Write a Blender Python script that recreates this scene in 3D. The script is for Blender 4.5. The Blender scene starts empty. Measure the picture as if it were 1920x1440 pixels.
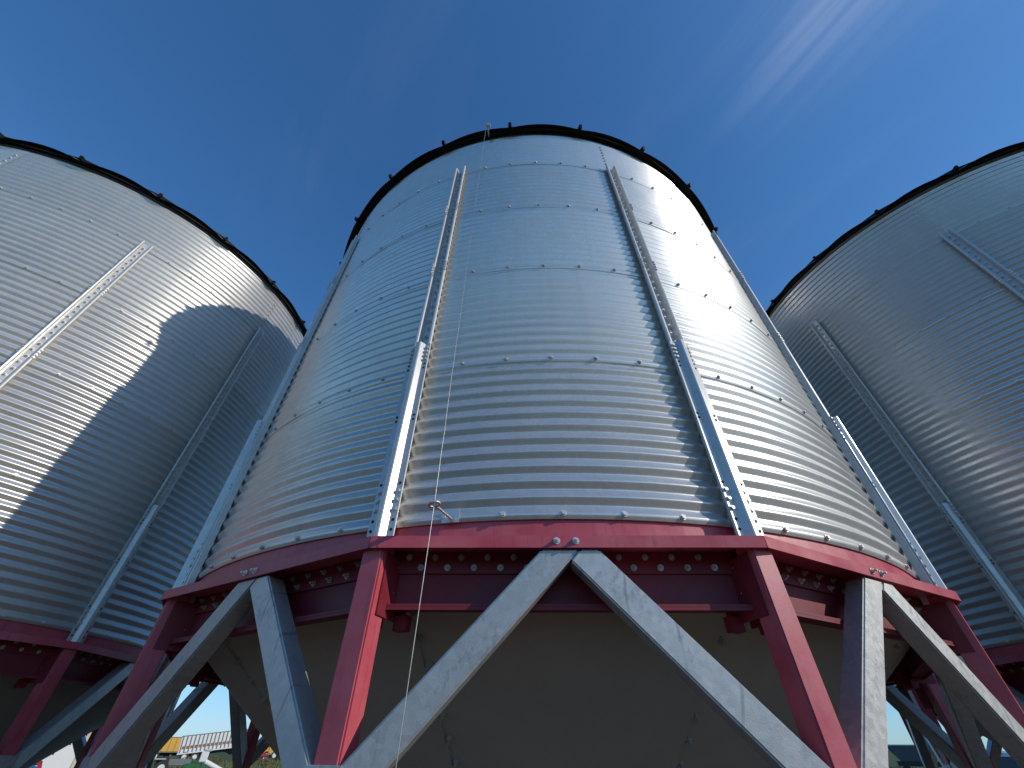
import bpy, bmesh, math, random
from mathutils import Vector, Matrix
random.seed(7)
SC = bpy.context.scene
COL = SC.collection
PI = math.pi
R_ = math.radians
Z0 = 2.5                      # height of the wall's bottom edge above the ground

# ------------------------------------------------------------------ camera
cam_d = bpy.data.cameras.new('camera')
cam_d.sensor_width = 36.0
cam_d.lens = 36.0 * 775.68 / 1920.0
cam_d.clip_start = 0.05
cam_d.clip_end = 4000
cam = bpy.data.objects.new('camera', cam_d)
COL.objects.link(cam)
pit, yaw, rol = 0.71967, 0.022304, 0.007511
right0 = Vector((math.cos(yaw), math.sin(yaw), 0))
fwd = Vector((-math.sin(yaw) * math.cos(pit), math.cos(yaw) * math.cos(pit), math.sin(pit)))
up0 = right0.cross(fwd)
cr = right0 * math.cos(rol) + up0 * math.sin(rol)
cu = -right0 * math.sin(rol) + up0 * math.cos(rol)
m3 = Matrix((cr, cu, -fwd)).transposed()
cam.matrix_world = Matrix.Translation((-0.171, -4.2775, Z0 - 0.686)) @ m3.to_4x4()
SC.camera = cam

# ------------------------------------------------------------------ light
SUN_AZ = R_(68.4)             # from -Y towards +X
SUN_EL = R_(25.7)
sdir = Vector((math.cos(SUN_EL) * math.sin(SUN_AZ), -math.cos(SUN_EL) * math.cos(SUN_AZ), math.sin(SUN_EL)))
sun_d = bpy.data.lights.new('sun', 'SUN')
sun_d.energy = 2.8
sun_d.angle = R_(0.53)
sun_d.color = (1.0, 0.93, 0.82)
sun = bpy.data.objects.new('sun', sun_d)
COL.objects.link(sun)
sun.rotation_euler = sdir.to_track_quat('Z', 'Y').to_euler()
sun.location = (20, -20, 30)

W = bpy.data.worlds.new('World')
SC.world = W
W.use_nodes = True
nt = W.node_tree
nt.nodes.clear()
N = nt.nodes.new
L = nt.links.new
out = N('ShaderNodeOutputWorld')
bg = N('ShaderNodeBackground')
bg.inputs['Strength'].default_value = 0.120
sky = N('ShaderNodeTexSky')
sky.sky_type = 'NISHITA'
sky.sun_disc = False
sky.sun_elevation = SUN_EL
sky.sun_rotation = math.atan2(sdir.x, sdir.y)
sky.altitude = 600
sky.air_density = 1.0
sky.dust_density = 0.35
sky.ozone_density = 4.0
tc = N('ShaderNodeTexCoord')
sep = N('ShaderNodeSeparateXYZ')
L(tc.outputs['Generated'], sep.inputs[0])
def M(op, a, b=None, c=None):
    n = N('ShaderNodeMath')
    n.operation = op
    for i, v in enumerate((a, b, c)):
        if v is None: continue
        if isinstance(v, (int, float)): n.inputs[i].default_value = v
        else: L(v, n.inputs[i])
    return n.outputs[0]
zz = M('MAXIMUM', sep.outputs[2], 0.03)
px = M('DIVIDE', sep.outputs[0], zz)
py = M('DIVIDE', sep.outputs[1], zz)
comb = N('ShaderNodeCombineXYZ')
L(px, comb.inputs[0]); L(py, comb.inputs[1])
# high thin cirrus: streaks on a cloud layer, drawn along one wind direction
ang = math.atan2(-0.242, 0.16)
mp = N('ShaderNodeMapping')
mp.inputs['Rotation'].default_value = (0, 0, -ang)
L(comb.outputs[0], mp.inputs['Vector'])
# the one marked streak: gaussian about a line of the layer
sx = N('ShaderNodeSeparateXYZ')
L(mp.outputs[0], sx.inputs[0])
def rotp(x, y): return (x * math.cos(-ang) - y * math.sin(-ang), x * math.sin(-ang) + y * math.cos(-ang))
a0 = rotp(0.415, 0.355); a1 = rotp(0.575, 0.113)
v0 = (a0[1] + a1[1]) / 2
nz0 = N('ShaderNodeTexNoise'); nz0.inputs['Scale'].default_value = 7; nz0.inputs['Detail'].default_value = 3
mpn = N('ShaderNodeMapping'); mpn.inputs['Scale'].default_value = (0.5, 1.6, 1)
L(mp.outputs[0], mpn.inputs['Vector']); L(mpn.outputs[0], nz0.inputs['Vector'])
wob = M('MULTIPLY', M('SUBTRACT', nz0.outputs['Fac'], 0.5), 0.06)
dv = M('ADD', M('SUBTRACT', sx.outputs[1], v0), wob)
# wider further along
along = M('SUBTRACT', sx.outputs[0], a0[0] - 0.03)
wid = M('ADD', M('MULTIPLY', M('MAXIMUM', along, 0.0), 0.17), 0.012)
q = M('DIVIDE', dv, wid)
g = M('EXPONENT', M('MULTIPLY', M('MULTIPLY', q, q), -1.0))
ramp_in = N('ShaderNodeMapRange'); ramp_in.interpolation_type = 'SMOOTHSTEP'
ramp_in.inputs['From Min'].default_value = 0.0; ramp_in.inputs['From Max'].default_value = 0.3
L(along, ramp_in.inputs['Value'])
streak = M('MULTIPLY', g, ramp_in.outputs[0])
nz = N('ShaderNodeTexNoise')
nz.inputs['Scale'].default_value = 3.0; nz.inputs['Detail'].default_value = 6; nz.inputs['Roughness'].default_value = 0.55
mp2 = N('ShaderNodeMapping'); mp2.inputs['Scale'].default_value = (0.35, 1.5, 1)
L(mp.outputs[0], mp2.inputs['Vector']); L(mp2.outputs[0], nz.inputs['Vector'])
mr = N('ShaderNodeMapRange'); mr.interpolation_type = 'SMOOTHSTEP'
mr.inputs['From Min'].default_value = 0.46; mr.inputs['From Max'].default_value = 0.85
L(nz.outputs['Fac'], mr.inputs['Value'])
fine = N('ShaderNodeTexNoise'); fine.inputs['Scale'].default_value = 16; fine.inputs['Detail'].default_value = 4
mp3 = N('ShaderNodeMapping'); mp3.inputs['Scale'].default_value = (0.10, 2.6, 1)
L(mp.outputs[0], mp3.inputs['Vector']); L(mp3.outputs[0], fine.inputs['Vector'])
fib = N('ShaderNodeMapRange'); fib.inputs['From Min'].default_value = 0.32; fib.inputs['From Max'].default_value = 0.72
L(fine.outputs['Fac'], fib.inputs['Value'])
dv2 = M('DIVIDE', M('ADD', dv, -0.085), M('MULTIPLY', wid, 1.4))
g2 = M('MULTIPLY', M('EXPONENT', M('MULTIPLY', M('MULTIPLY', dv2, dv2), -1.0)), 0.30)
dv3 = M('DIVIDE', M('ADD', dv, 0.085), M('MULTIPLY', wid, 1.4))
g3 = M('MULTIPLY', M('EXPONENT', M('MULTIPLY', M('MULTIPLY', dv3, dv3), -1.0)), 0.30)
streak_all = M('MULTIPLY', M('ADD', M('ADD', g, g2), g3), ramp_in.outputs[0])
streak2 = M('MULTIPLY', streak_all, M('ADD', M('MULTIPLY', fib.outputs[0], 0.75), 0.35))
cl = M('ADD', M('MULTIPLY', streak2, 0.27), M('MULTIPLY', mr.outputs[0], 0.07))
cl = M('MINIMUM', cl, 0.6)
mix = N('ShaderNodeMix'); mix.data_type = 'RGBA'
L(cl, mix.inputs['Factor'])
tint = N('ShaderNodeMix'); tint.data_type = 'RGBA'; tint.blend_type = 'MULTIPLY'
tint.inputs['Factor'].default_value = 1.0
L(sky.outputs[0], tint.inputs['A']); tint.inputs['B'].default_value = (0.70, 1.30, 1.78, 1)   # the camera's cool white balance
# the bright rim of the sky rolls off softly, channel by channel
ka = N('ShaderNodeVectorMath'); ka.operation = 'DIVIDE'
L(tint.outputs['Result'], ka.inputs[0]); ka.inputs[1].default_value = (33.0, 17.0, 21.0)
kb = N('ShaderNodeVectorMath'); kb.operation = 'ADD'
L(ka.outputs[0], kb.inputs[0]); kb.inputs[1].default_value = (1, 1, 1)
kc = N('ShaderNodeVectorMath'); kc.operation = 'DIVIDE'
L(tint.outputs['Result'], kc.inputs[0]); L(kb.outputs[0], kc.inputs[1])
L(kc.outputs[0], mix.inputs['A'])
mix.inputs['B'].default_value = (3.6, 4.4, 6.2, 1)
L(mix.outputs['Result'], bg.inputs['Color'])
L(bg.outputs[0], out.inputs['Surface'])

SC.view_settings.view_transform = 'Standard'
SC.view_settings.look = 'None'
SC.view_settings.exposure = 0.0
SC.view_settings.gamma = 1.0
SC.view_settings.use_curve_mapping = False

# ------------------------------------------------------------------ materials
def new_mat(name):
    m = bpy.data.materials.new(name)
    m.use_nodes = True
    t = m.node_tree
    b = t.nodes['Principled BSDF']
    return m, t, b
def noise(t, scale, detail=4, rough=0.55, vec=None):
    n = t.nodes.new('ShaderNodeTexNoise')
    n.inputs['Scale'].default_value = scale
    n.inputs['Detail'].default_value = detail
    n.inputs['Roughness'].default_value = rough
    if vec is not None: t.links.new(vec, n.inputs['Vector'])
    return n.outputs['Fac']
def objco(t, scale=(1, 1, 1)):
    c = t.nodes.new('ShaderNodeTexCoord')
    m = t.nodes.new('ShaderNodeMapping')
    m.inputs['Scale'].default_value = scale
    t.links.new(c.outputs['Object'], m.inputs['Vector'])
    return m.outputs[0]
def ramp(t, fac, stops):
    r = t.nodes.new('ShaderNodeValToRGB')
    e = r.color_ramp.elements
    while len(e) < len(stops): e.new(0.5)
    for i, (p, c) in enumerate(stops):
        e[i].position = p
        e[i].color = (*c, 1) if len(c) == 3 else c
    t.links.new(fac, r.inputs['Fac'])
    return r.outputs['Color']
def mrange(t, v, a, b, c, d):
    n = t.nodes.new('ShaderNodeMapRange')
    n.inputs['From Min'].default_value = a; n.inputs['From Max'].default_value = b
    n.inputs['To Min'].default_value = c; n.inputs['To Max'].default_value = d
    t.links.new(v, n.inputs['Value'])
    return n.outputs[0]
def mixc(t, fac, A, B, mode='MIX'):
    n = t.nodes.new('ShaderNodeMix'); n.data_type = 'RGBA'; n.blend_type = mode
    for k, v in (('Factor', fac), ('A', A), ('B', B)):
        if hasattr(v, 'is_linked') or hasattr(v, 'node'): t.links.new(v, n.inputs[k])
        elif isinstance(v, (int, float)): n.inputs[k].default_value = v
        else: n.inputs[k].default_value = (*v, 1)
    return n.outputs['Result']
def bump(t, b, h, dist, strength=1.0):
    n = t.nodes.new('ShaderNodeBump')
    n.inputs['Distance'].default_value = dist
    n.inputs['Strength'].default_value = strength
    t.links.new(h, n.inputs['Height'])
    t.links.new(n.outputs[0], b.inputs['Normal'])
def math2(t, op, a, b):
    n = t.nodes.new('ShaderNodeMath'); n.operation = op
    for i, v in enumerate((a, b)):
        if isinstance(v, (int, float)): n.inputs[i].default_value = v
        else: t.links.new(v, n.inputs[i])
    return n.outputs[0]

def galv(name, lo, hi, r0, r1, metallic=1.0, spangle=70, wave=0.0, dirt=0.0, bright=0.0, rb=(0.285, 0.33)):
    m, t, b = new_mat(name)
    co = objco(t)
    oi = t.nodes.new('ShaderNodeObjectInfo')
    v = t.nodes.new('ShaderNodeTexVoronoi'); v.inputs['Scale'].default_value = spangle
    t.links.new(co, v.inputs['Vector'])
    hs = t.nodes.new('ShaderNodeSeparateColor'); t.links.new(v.outputs['Color'], hs.inputs[0])
    n1 = noise(t, 9, 5, 0.6, co)
    n2 = noise(t, 2.2, 3, 0.5, co)
    f = math2(t, 'ADD', math2(t, 'MULTIPLY', hs.outputs[0], 0.35), math2(t, 'MULTIPLY', n1, 0.65))
    f = math2(t, 'ADD', f, math2(t, 'MULTIPLY', math2(t, 'SUBTRACT', oi.outputs['Random'], 0.5), 0.7))
    c = ramp(t, f, [(0.2, lo), (0.8, hi)])
    if wave > 0:                                 # rain and dust streaks running down, a few rubbed patches
        st = noise(t, 1.0, 5, 0.65, objco(t, (16, 16, 0.5)))
        c = mixc(t, mrange(t, st, 0.48, 0.72, 0, 0.22), c, (0.40, 0.385, 0.355))
        sp = noise(t, 5.0, 6, 0.7, objco(t, (1, 1, 2.5)))
        c = mixc(t, mrange(t, sp, 0.60, 0.72, 0, 0.25), c, (0.74, 0.73, 0.71))
    if dirt > 0:
        d = noise(t, 55, 8, 0.75, objco(t, (1, 1, 0.6)))
        d2 = noise(t, 4.5, 4, 0.6, objco(t))
        dm = mrange(t, math2(t, 'MULTIPLY', d, d2), 0.30, 0.36, 0, dirt)
        c = mixc(t, dm, c, (0.17, 0.165, 0.155))
        wv = t.nodes.new('ShaderNodeTexWave'); wv.inputs['Scale'].default_value = 2.2; wv.inputs['Distortion'].default_value = 9; wv.inputs['Detail'].default_value = 3
        wv.inputs['Detail Scale'].default_value = 0.6
        mpw = objco(t, (1.0, 1.0, 0.55)); t.links.new(mpw, wv.inputs['Vector'])
        sc = math2(t, 'MULTIPLY', mrange(t, wv.outputs['Fac'], 0.985, 1.0, 0, 0.5), mrange(t, noise(t, 3, 2, 0.5, objco(t)), 0.5, 0.6, 0, 1))
        c = mixc(t, sc, c, (0.2, 0.2, 0.195))
        c = mixc(t, mrange(t, noise(t, 1.6, 4, 0.6, objco(t, (3, 3, 0.7))), 0.45, 0.75, 0, 0.12), c, (0.40, 0.40, 0.39))
    t.links.new(c, b.inputs['Base Color'])
    b.inputs['Metallic'].default_value = metallic
    rr = mrange(t, math2(t, 'ADD', math2(t, 'MULTIPLY', n2, 0.7), math2(t, 'MULTIPLY', hs.outputs[1], 0.3)), 0.25, 0.75, r0, r1)
    t.links.new(rr, b.inputs['Roughness'])
    h = math2(t, 'MULTIPLY', noise(t, 260, 2, 0.5, co), 0.0004)
    if bright <= 0: bump(t, b, h, 1.0)
    if bright > 0:                               # the smooth zinc skin over the dull crystalline layer
        b2 = t.nodes.new('ShaderNodeBsdfPrincipled')
        b2.inputs['Metallic'].default_value = 1.0
        t.links.new(mixc(t, 0.35, c, (0.86, 0.85, 0.82)), b2.inputs['Base Color'])
        t.links.new(mrange(t, n2, 0.3, 0.7, rb[0], rb[1]), b2.inputs['Roughness'])
        mx = t.nodes.new('ShaderNodeMixShader')
        t.links.new(mrange(t, n1, 0.3, 0.7, bright - 0.08, bright + 0.08), mx.inputs[0])
        t.links.new(b.outputs[0], mx.inputs[1]); t.links.new(b2.outputs[0], mx.inputs[2])
        t.links.new(mx.outputs[0], t.nodes['Material Output'].inputs['Surface'])
    return m
MAT = {}
MAT['wall'] = galv('galvanised_wall', (0.56, 0.545, 0.515), (0.67, 0.655, 0.62), 0.60, 0.72, 0.15, 75, 1.0, 0.0, 0.62, (0.285, 0.35))
MAT['steel'] = galv('galvanised_section', (0.55, 0.54, 0.515), (0.68, 0.665, 0.635), 0.58, 0.68, 0.2, 60, 0.0, 0.0, 0.30, (0.22, 0.32))
MAT['brace'] = galv('weathered_galvanised_tube', (0.44, 0.435, 0.42), (0.58, 0.575, 0.555), 0.40, 0.58, 0.6, 50, 0.0, 0.35)
MAT['bolt'] = galv('zinc_bolt', (0.62, 0.60, 0.56), (0.76, 0.74, 0.70), 0.35, 0.5, 0.45, 90)
MAT['roof'] = galv('galvanised_roof', (0.50, 0.52, 0.53), (0.62, 0.64, 0.65), 0.35, 0.5, 1.0, 60)

def paint(name, base, rough, fade, dirtc, dirt=0.5, scl=(1, 1, 1)):
    m, t, b = new_mat(name)
    co = objco(t, scl)
    n1 = noise(t, 5, 6, 0.6, co)
    n2 = noise(t, 45, 4, 0.7, co)
    n3 = noise(t, 3, 4, 0.7, objco(t, (14, 14, 1.2)))
    c = mixc(t, mrange(t, n1, 0.3, 0.7, 0, 1), base, fade)
    c = mixc(t, mrange(t, n3, 0.56, 0.72, 0, dirt), c, dirtc)
    c = mixc(t, mrange(t, n2, 0.62, 0.74, 0, dirt * 0.7), c, dirtc)
    t.links.new(c, b.inputs['Base Color'])
    t.links.new(mrange(t, n1, 0.3, 0.7, rough - 0.06, rough + 0.12), b.inputs['Roughness'])
    bump(t, b, math2(t, 'ADD', math2(t, 'MULTIPLY', noise(t, 220, 2, 0.5, co), 0.0002), math2(t, 'MULTIPLY', n2, 0.0004)), 1.0)
    return m
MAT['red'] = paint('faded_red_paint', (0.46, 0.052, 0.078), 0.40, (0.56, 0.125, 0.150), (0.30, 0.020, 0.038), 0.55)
MAT['shade_red'] = paint('recess_shade_red', (0.17, 0.009, 0.020), 0.5, (0.21, 0.015, 0.028), (0.12, 0.008, 0.016), 0.4)  # the red darkened: shade of the ring beam recess put into the colour
MAT['tan'] = paint('tan_hopper_paint', (0.37, 0.335, 0.28), 0.5, (0.41, 0.375, 0.32), (0.29, 0.255, 0.205), 0.3)
MAT['dark'] = paint('black_eave_trim', (0.012, 0.011, 0.010), 0.6, (0.018, 0.017, 0.015), (0.03, 0.027, 0.023), 0.3)
MAT['dark'].node_tree.nodes['Principled BSDF'].inputs['Specular IOR Level'].default_value = 0.12
MAT['white'] = paint('white_vehicle_paint', (0.78, 0.78, 0.76), 0.35, (0.74, 0.73, 0.70), (0.5, 0.45, 0.38), 0.25)
MAT['cream'] = paint('cream_trim_paint', (0.62, 0.56, 0.42), 0.45, (0.55, 0.5, 0.38), (0.4, 0.34, 0.25), 0.3)
MAT['yellow'] = paint('yellow_trailer_paint', (0.72, 0.40, 0.06), 0.45, (0.66, 0.38, 0.08), (0.35, 0.2, 0.06), 0.4)
MAT['grey'] = paint('grey_frame_paint', (0.16, 0.16, 0.16), 0.5, (0.2, 0.2, 0.2), (0.1, 0.09, 0.08), 0.4)
MAT['black'] = paint('black_chassis_paint', (0.02, 0.02, 0.02), 0.55, (0.03, 0.03, 0.03), (0.07, 0.06, 0.05), 0.4)
MAT['rust'] = paint('brown_stripe', (0.26, 0.10, 0.05), 0.6, (0.34, 0.15, 0.08), (0.5, 0.42, 0.36), 0.7)
MAT['teal'] = paint('pale_teal_car_paint', (0.30, 0.42, 0.43), 0.25, (0.32, 0.44, 0.45), (0.25, 0.3, 0.3), 0.2)
MAT['green'] = paint('green_machine_paint', (0.025, 0.10, 0.035), 0.35, (0.04, 0.18, 0.05), (0.05, 0.08, 0.03), 0.3)
MAT['carred'] = paint('red_car_paint', (0.32, 0.025, 0.03), 0.25, (0.34, 0.03, 0.035), (0.2, 0.03, 0.03), 0.2)
MAT['blue'] = paint('grey_blue_paint', (0.10, 0.13, 0.18), 0.5, (0.14, 0.165, 0.20), (0.16, 0.14, 0.12), 0.6)
MAT['silver'] = paint('silver_car_paint', (0.5, 0.53, 0.55), 0.25, (0.52, 0.55, 0.57), (0.4, 0.4, 0.4), 0.2)
m, t, b = new_mat('tyre_rubber'); b.inputs['Base Color'].default_value = (0.022, 0.021, 0.02, 1); b.inputs['Roughness'].default_value = 0.8
t.links.new(ramp(t, noise(t, 12, 4, 0.6, objco(t)), [(0.3, (0.015, 0.015, 0.015)), (0.8, (0.06, 0.053, 0.045))]), b.inputs['Base Color']); MAT['tyre'] = m
m, t, b = new_mat('dark_glass'); b.inputs['Base Color'].default_value = (0.02, 0.03, 0.04, 1); b.inputs['Roughness'].default_value = 0.06
t.links.new(mrange(t, noise(t, 3, 3, 0.5, objco(t)), 0.3, 0.7, 0.04, 0.12), b.inputs['Roughness']); MAT['glass'] = m
m, t, b = new_mat('hole_shadowed_steel'); b.inputs['Roughness'].default_value = 0.8
t.links.new(ramp(t, noise(t, 40, 2, 0.5, objco(t)), [(0.3, (0.012, 0.012, 0.013)), (0.8, (0.03, 0.03, 0.03))]), b.inputs['Base Color']); MAT['hole'] = m
m, t, b = new_mat('steel_cable'); b.inputs['Metallic'].default_value = 0.6; b.inputs['Roughness'].default_value = 0.4
t.links.new(ramp(t, noise(t, 60, 2, 0.5, objco(t)), [(0.3, (0.42, 0.40, 0.37)), (0.8, (0.58, 0.56, 0.53))]), b.inputs['Base Color']); MAT['cable'] = m

# ground: dusty gravel yard near by, dry and green grass further off
m, t, b = new_mat('gravel_and_grass')
co = objco(t)
grav = ramp(t, noise(t, 22, 8, 0.75, co), [(0.25, (0.07, 0.058, 0.043)), (0.55, (0.135, 0.115, 0.088)), (0.8, (0.21, 0.18, 0.14))])
gr = ramp(t, noise(t, 6, 8, 0.75, co), [(0.3, (0.035, 0.05, 0.018)), (0.55, (0.09, 0.105, 0.04)), (0.75, (0.22, 0.19, 0.09))])
big = noise(t, 0.09, 5, 0.6, co)
sepg = t.nodes.new('ShaderNodeSeparateXYZ'); t.links.new(co, sepg.inputs[0])
dist = t.nodes.new('ShaderNodeVectorMath'); dist.operation = 'LENGTH'; t.links.new(co, dist.inputs[0])
far = mrange(t, dist.outputs['Value'], 22, 60, -0.18, 0.35)
msk = mrange(t, math2(t, 'ADD', big, far), 0.5, 0.58, 0, 1)
t.links.new(mixc(t, msk, grav, gr), b.inputs['Base Color'])
b.inputs['Roughness'].default_value = 0.95
b.inputs['Specular IOR Level'].default_value = 0.2
bump(t, b, noise(t, 30, 8, 0.75, co), 0.03)
MAT['ground'] = m
m, t, b = new_mat('dry_grass_blade')
oi = noise(t, 1.5, 3, 0.5, objco(t))
t.links.new(ramp(t, oi, [(0.3, (0.05, 0.08, 0.02)), (0.6, (0.13, 0.15, 0.05)), (0.8, (0.3, 0.25, 0.11))]), b.inputs['Base Color'])
b.inputs['Roughness'].default_value = 0.8
MAT['grass'] = m

# ------------------------------------------------------------------ mesh helpers
class MB:
    def __init__(s): s.v = []; s.f = []; s.sm = []
    def add(s, vs, fs, smooth=False):
        o = len(s.v)
        s.v += [tuple(v) for v in vs]
        s.f += [tuple(i + o for i in f) for f in fs]
        s.sm += [smooth] * len(fs)
        return s
    def box(s, x0, x1, y0, y1, z0, z1, mat=None, bev=0.0):
        if bev > 0:
            bm = bmesh.new()
            bmesh.ops.create_cube(bm, size=1)
            for v in bm.verts:
                v.co = Vector(((x0 + x1) / 2 + v.co.x * (x1 - x0), (y0 + y1) / 2 + v.co.y * (y1 - y0), (z0 + z1) / 2 + v.co.z * (z1 - z0)))
            bmesh.ops.bevel(bm, geom=bm.edges[:], offset=bev, segments=2, affect='EDGES')
            bm.verts.index_update()
            vs = [v.co.copy() for v in bm.verts]
            fs = [[v.index for v in f.verts] for f in bm.faces]
            bm.free()
        else:
            vs = [Vector(p) for p in ((x0, y0, z0), (x1, y0, z0), (x1, y1, z0), (x0, y1, z0), (x0, y0, z1), (x1, y0, z1), (x1, y1, z1), (x0, y1, z1))]
            fs = [(0, 3, 2, 1), (4, 5, 6, 7), (0, 1, 5, 4), (1, 2, 6, 5), (2, 3, 7, 6), (3, 0, 4, 7)]
        if mat is not None: vs = [mat @ v for v in vs]
        return s.add(vs, fs)
    def cyl(s, c, axis, r, h, n=12, r2=None, cap=True):
        a = Vector(axis).normalized()
        u = a.orthogonal().normalized(); w = a.cross(u)
        c = Vector(c); r2 = r if r2 is None else r2
        vs = []
        for k in range(n):
            d = u * math.cos(2 * PI * k / n) + w * math.sin(2 * PI * k / n)
            vs.append(c + d * r)
        for k in range(n):
            d = u * math.cos(2 * PI * k / n) + w * math.sin(2 * PI * k / n)
            vs.append(c + d * r2 + a * h)
        s.add(vs, [(k, (k + 1) % n, n + (k + 1) % n, n + k) for k in range(n)], n > 8)
        if cap: s.add(vs, [tuple(range(n))[::-1], tuple(range(n, 2 * n))])
        return s
    def tube(s, pts, r, n=8):
        pts = [Vector(p) for p in pts]
        vs = []; fs = []
        for i, p in enumerate(pts):
            d = (pts[min(i + 1, len(pts) - 1)] - pts[max(i - 1, 0)]).normalized()
            u = d.cross(Vector((0.31, 0.77, 0.55))).normalized(); w = d.cross(u)
            vs += [p + (u * math.cos(2 * PI * k / n) + w * math.sin(2 * PI * k / n)) * r for k in range(n)]
        for i in range(len(pts) - 1):
            for k in range(n):
                fs.append((i * n + k, i * n + (k + 1) % n, (i + 1) * n + (k + 1) % n, (i + 1) * n + k))
        s.add(vs, fs, True)
        s.add(vs, [tuple(range(n))[::-1], tuple(range((len(pts) - 1) * n, len(pts) * n))])
        return s
    def prism(s, poly, y0, y1):            # polygon in x,z extruded along y
        n = len(poly)
        vs = [(x, y0, z) for x, z in poly] + [(x, y1, z) for x, z in poly]
        fs = [tuple(range(n)), tuple(range(n, 2 * n))[::-1]] + [(i, (i + 1) % n, n + (i + 1) % n, n + i) for i in range(n)]
        return s.add(vs, fs)
    def mesh(s, name, mat, fix=True):
        me = bpy.data.meshes.new(name)
        me.from_pydata(s.v, [], s.f)
        me.polygons.foreach_set('use_smooth', s.sm)
        if fix:
            bm = bmesh.new(); bm.from_mesh(me)
            bmesh.ops.recalc_face_normals(bm, faces=bm.faces[:])
            bm.to_mesh(me); bm.free()
        me.materials.append(mat)
        me.update()
        return me
def place(name, me, parent=None, rz=0.0, loc=(0, 0, 0), mw=None):
    o = bpy.data.objects.new(name, me)
    COL.objects.link(o)
    if mw is not None: o.matrix_basis = mw
    else:
        o.location = loc; o.rotation_euler = (0, 0, rz)
    if parent is not None: o.parent = parent
    return o
def thing(name, label, cat, loc=(0, 0, 0), rz=0.0, group=None):
    o = bpy.data.objects.new(name, None)
    COL.objects.link(o)
    o.empty_display_size = 0.3
    o.location = loc; o.rotation_euler = (0, 0, rz)
    o['label'] = label; o['category'] = cat
    if group: o['group'] = group
    return o
def copy_tree(o, parent=None):
    c = o.copy(); COL.objects.link(c); c.parent = parent
    for ch in [k for k in bpy.data.objects if k.parent == o and k is not c] if False else CH.get(o.name, []):
        copy_tree(ch, c)
    return c

# ------------------------------------------------------------------ setting
g = MB()
rings = [0, 3, 8, 20, 45, 90, 180, 400, 900, 2500]
nseg = 64
vs = [(0, 0, 0)]
rnd = random.Random(3)
for r in rings[1:]:
    for k in range(nseg):
        a = 2 * PI * k / nseg
        vs.append((r * math.cos(a), r * math.sin(a), 0.0 if r < 15 or r > 300 else rnd.uniform(-0.06, 0.06)))
fs = [(0, 1 + k, 1 + (k + 1) % nseg) for k in range(nseg)]
for i in range(len(rings) - 2):
    for k in range(nseg):
        fs.append((1 + i * nseg + k, 1 + (i + 1) * nseg + k, 1 + (i + 1) * nseg + (k + 1) % nseg, 1 + i * nseg + (k + 1) % nseg))
g.add(vs, fs)
go = place('ground', g.mesh('ground', MAT['ground'])); go['kind'] = 'structure'

# ------------------------------------------------------------------ the grain bin
R0 = 2.7192; A = 0.0076; H = 0.8585; NC = 12; P = H / NC
def prof(z):                                    # corrugation: arcs joined by straight flanks
    return A * math.asin(0.985 * math.cos(2 * PI * z / P)) / math.asin(0.985)
def cylp(r, th, z): return (r * math.sin(th), -r * math.cos(th), z)
def sheet_mesh(ncorr, name, seed):
    rs_ = random.Random(seed)
    ph = [rs_.uniform(0, 6.28) for _ in range(8)]
    fr = [rs_.uniform(0.7, 1.3) for _ in range(8)]
    mb = MB(); cols = 24; per = 16
    z_lo = -0.020; z_hi = ncorr * P + 0.012
    zs = [z_lo, z_lo / 2] + [i * P / per for i in range(int(ncorr * per) + 1)] + [z_hi]
    vs = []
    a0, a1 = R_(-0.15), R_(60.35)
    for z in zs:
        for j in range(cols + 1):
            s = j / cols
            r = R0 + prof(z) + 0.0028 * (1 - (z - z_lo) / (z_hi - z_lo)) + 0.0014 * s
            # rolled sheet is never quite true: slow in-and-out and a little sag of the ridges
            th_ = a0 + (a1 - a0) * s
            r += 0.0011 * math.sin(7 * fr[0] * th_ + ph[0]) * math.sin(5 * fr[1] * z + ph[1]) + 0.0006 * math.sin(19 * fr[2] * th_ + ph[2] + 3 * z) + 0.0005 * math.sin(31 * fr[3] * th_ + ph[3]) * math.sin(11 * fr[4] * z + ph[4])
            vs.append(cylp(r, a0 + (a1 - a0) * s, z))
    n = cols + 1
    fs = [(i * n + j, i * n + j + 1, (i + 1) * n + j + 1, (i + 1) * n + j) for i in range(len(zs) - 1) for j in range(cols)]
    mb.add(vs, fs, True)
    # the raw lower edge, one sheet thickness deep
    e = []
    for j in range(cols + 1):
        x, y, z = vs[j]; k = (R0 - 0.004) / math.hypot(x, y)
        e.append((x * k, y * k, z + 0.001))
    mb.add(vs[:n] + e, [(j, n + j, n + j + 1, j + 1) for j in range(cols)])
    return mb.mesh(name, MAT['wall'], fix=False)
sheet_full = [sheet_mesh(12, 'wall_sheet', q_) for q_ in range(4)]
sheet_top = [sheet_mesh(11.35, 'wall_sheet_top', 9 + q_) for q_ in range(2)]

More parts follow.
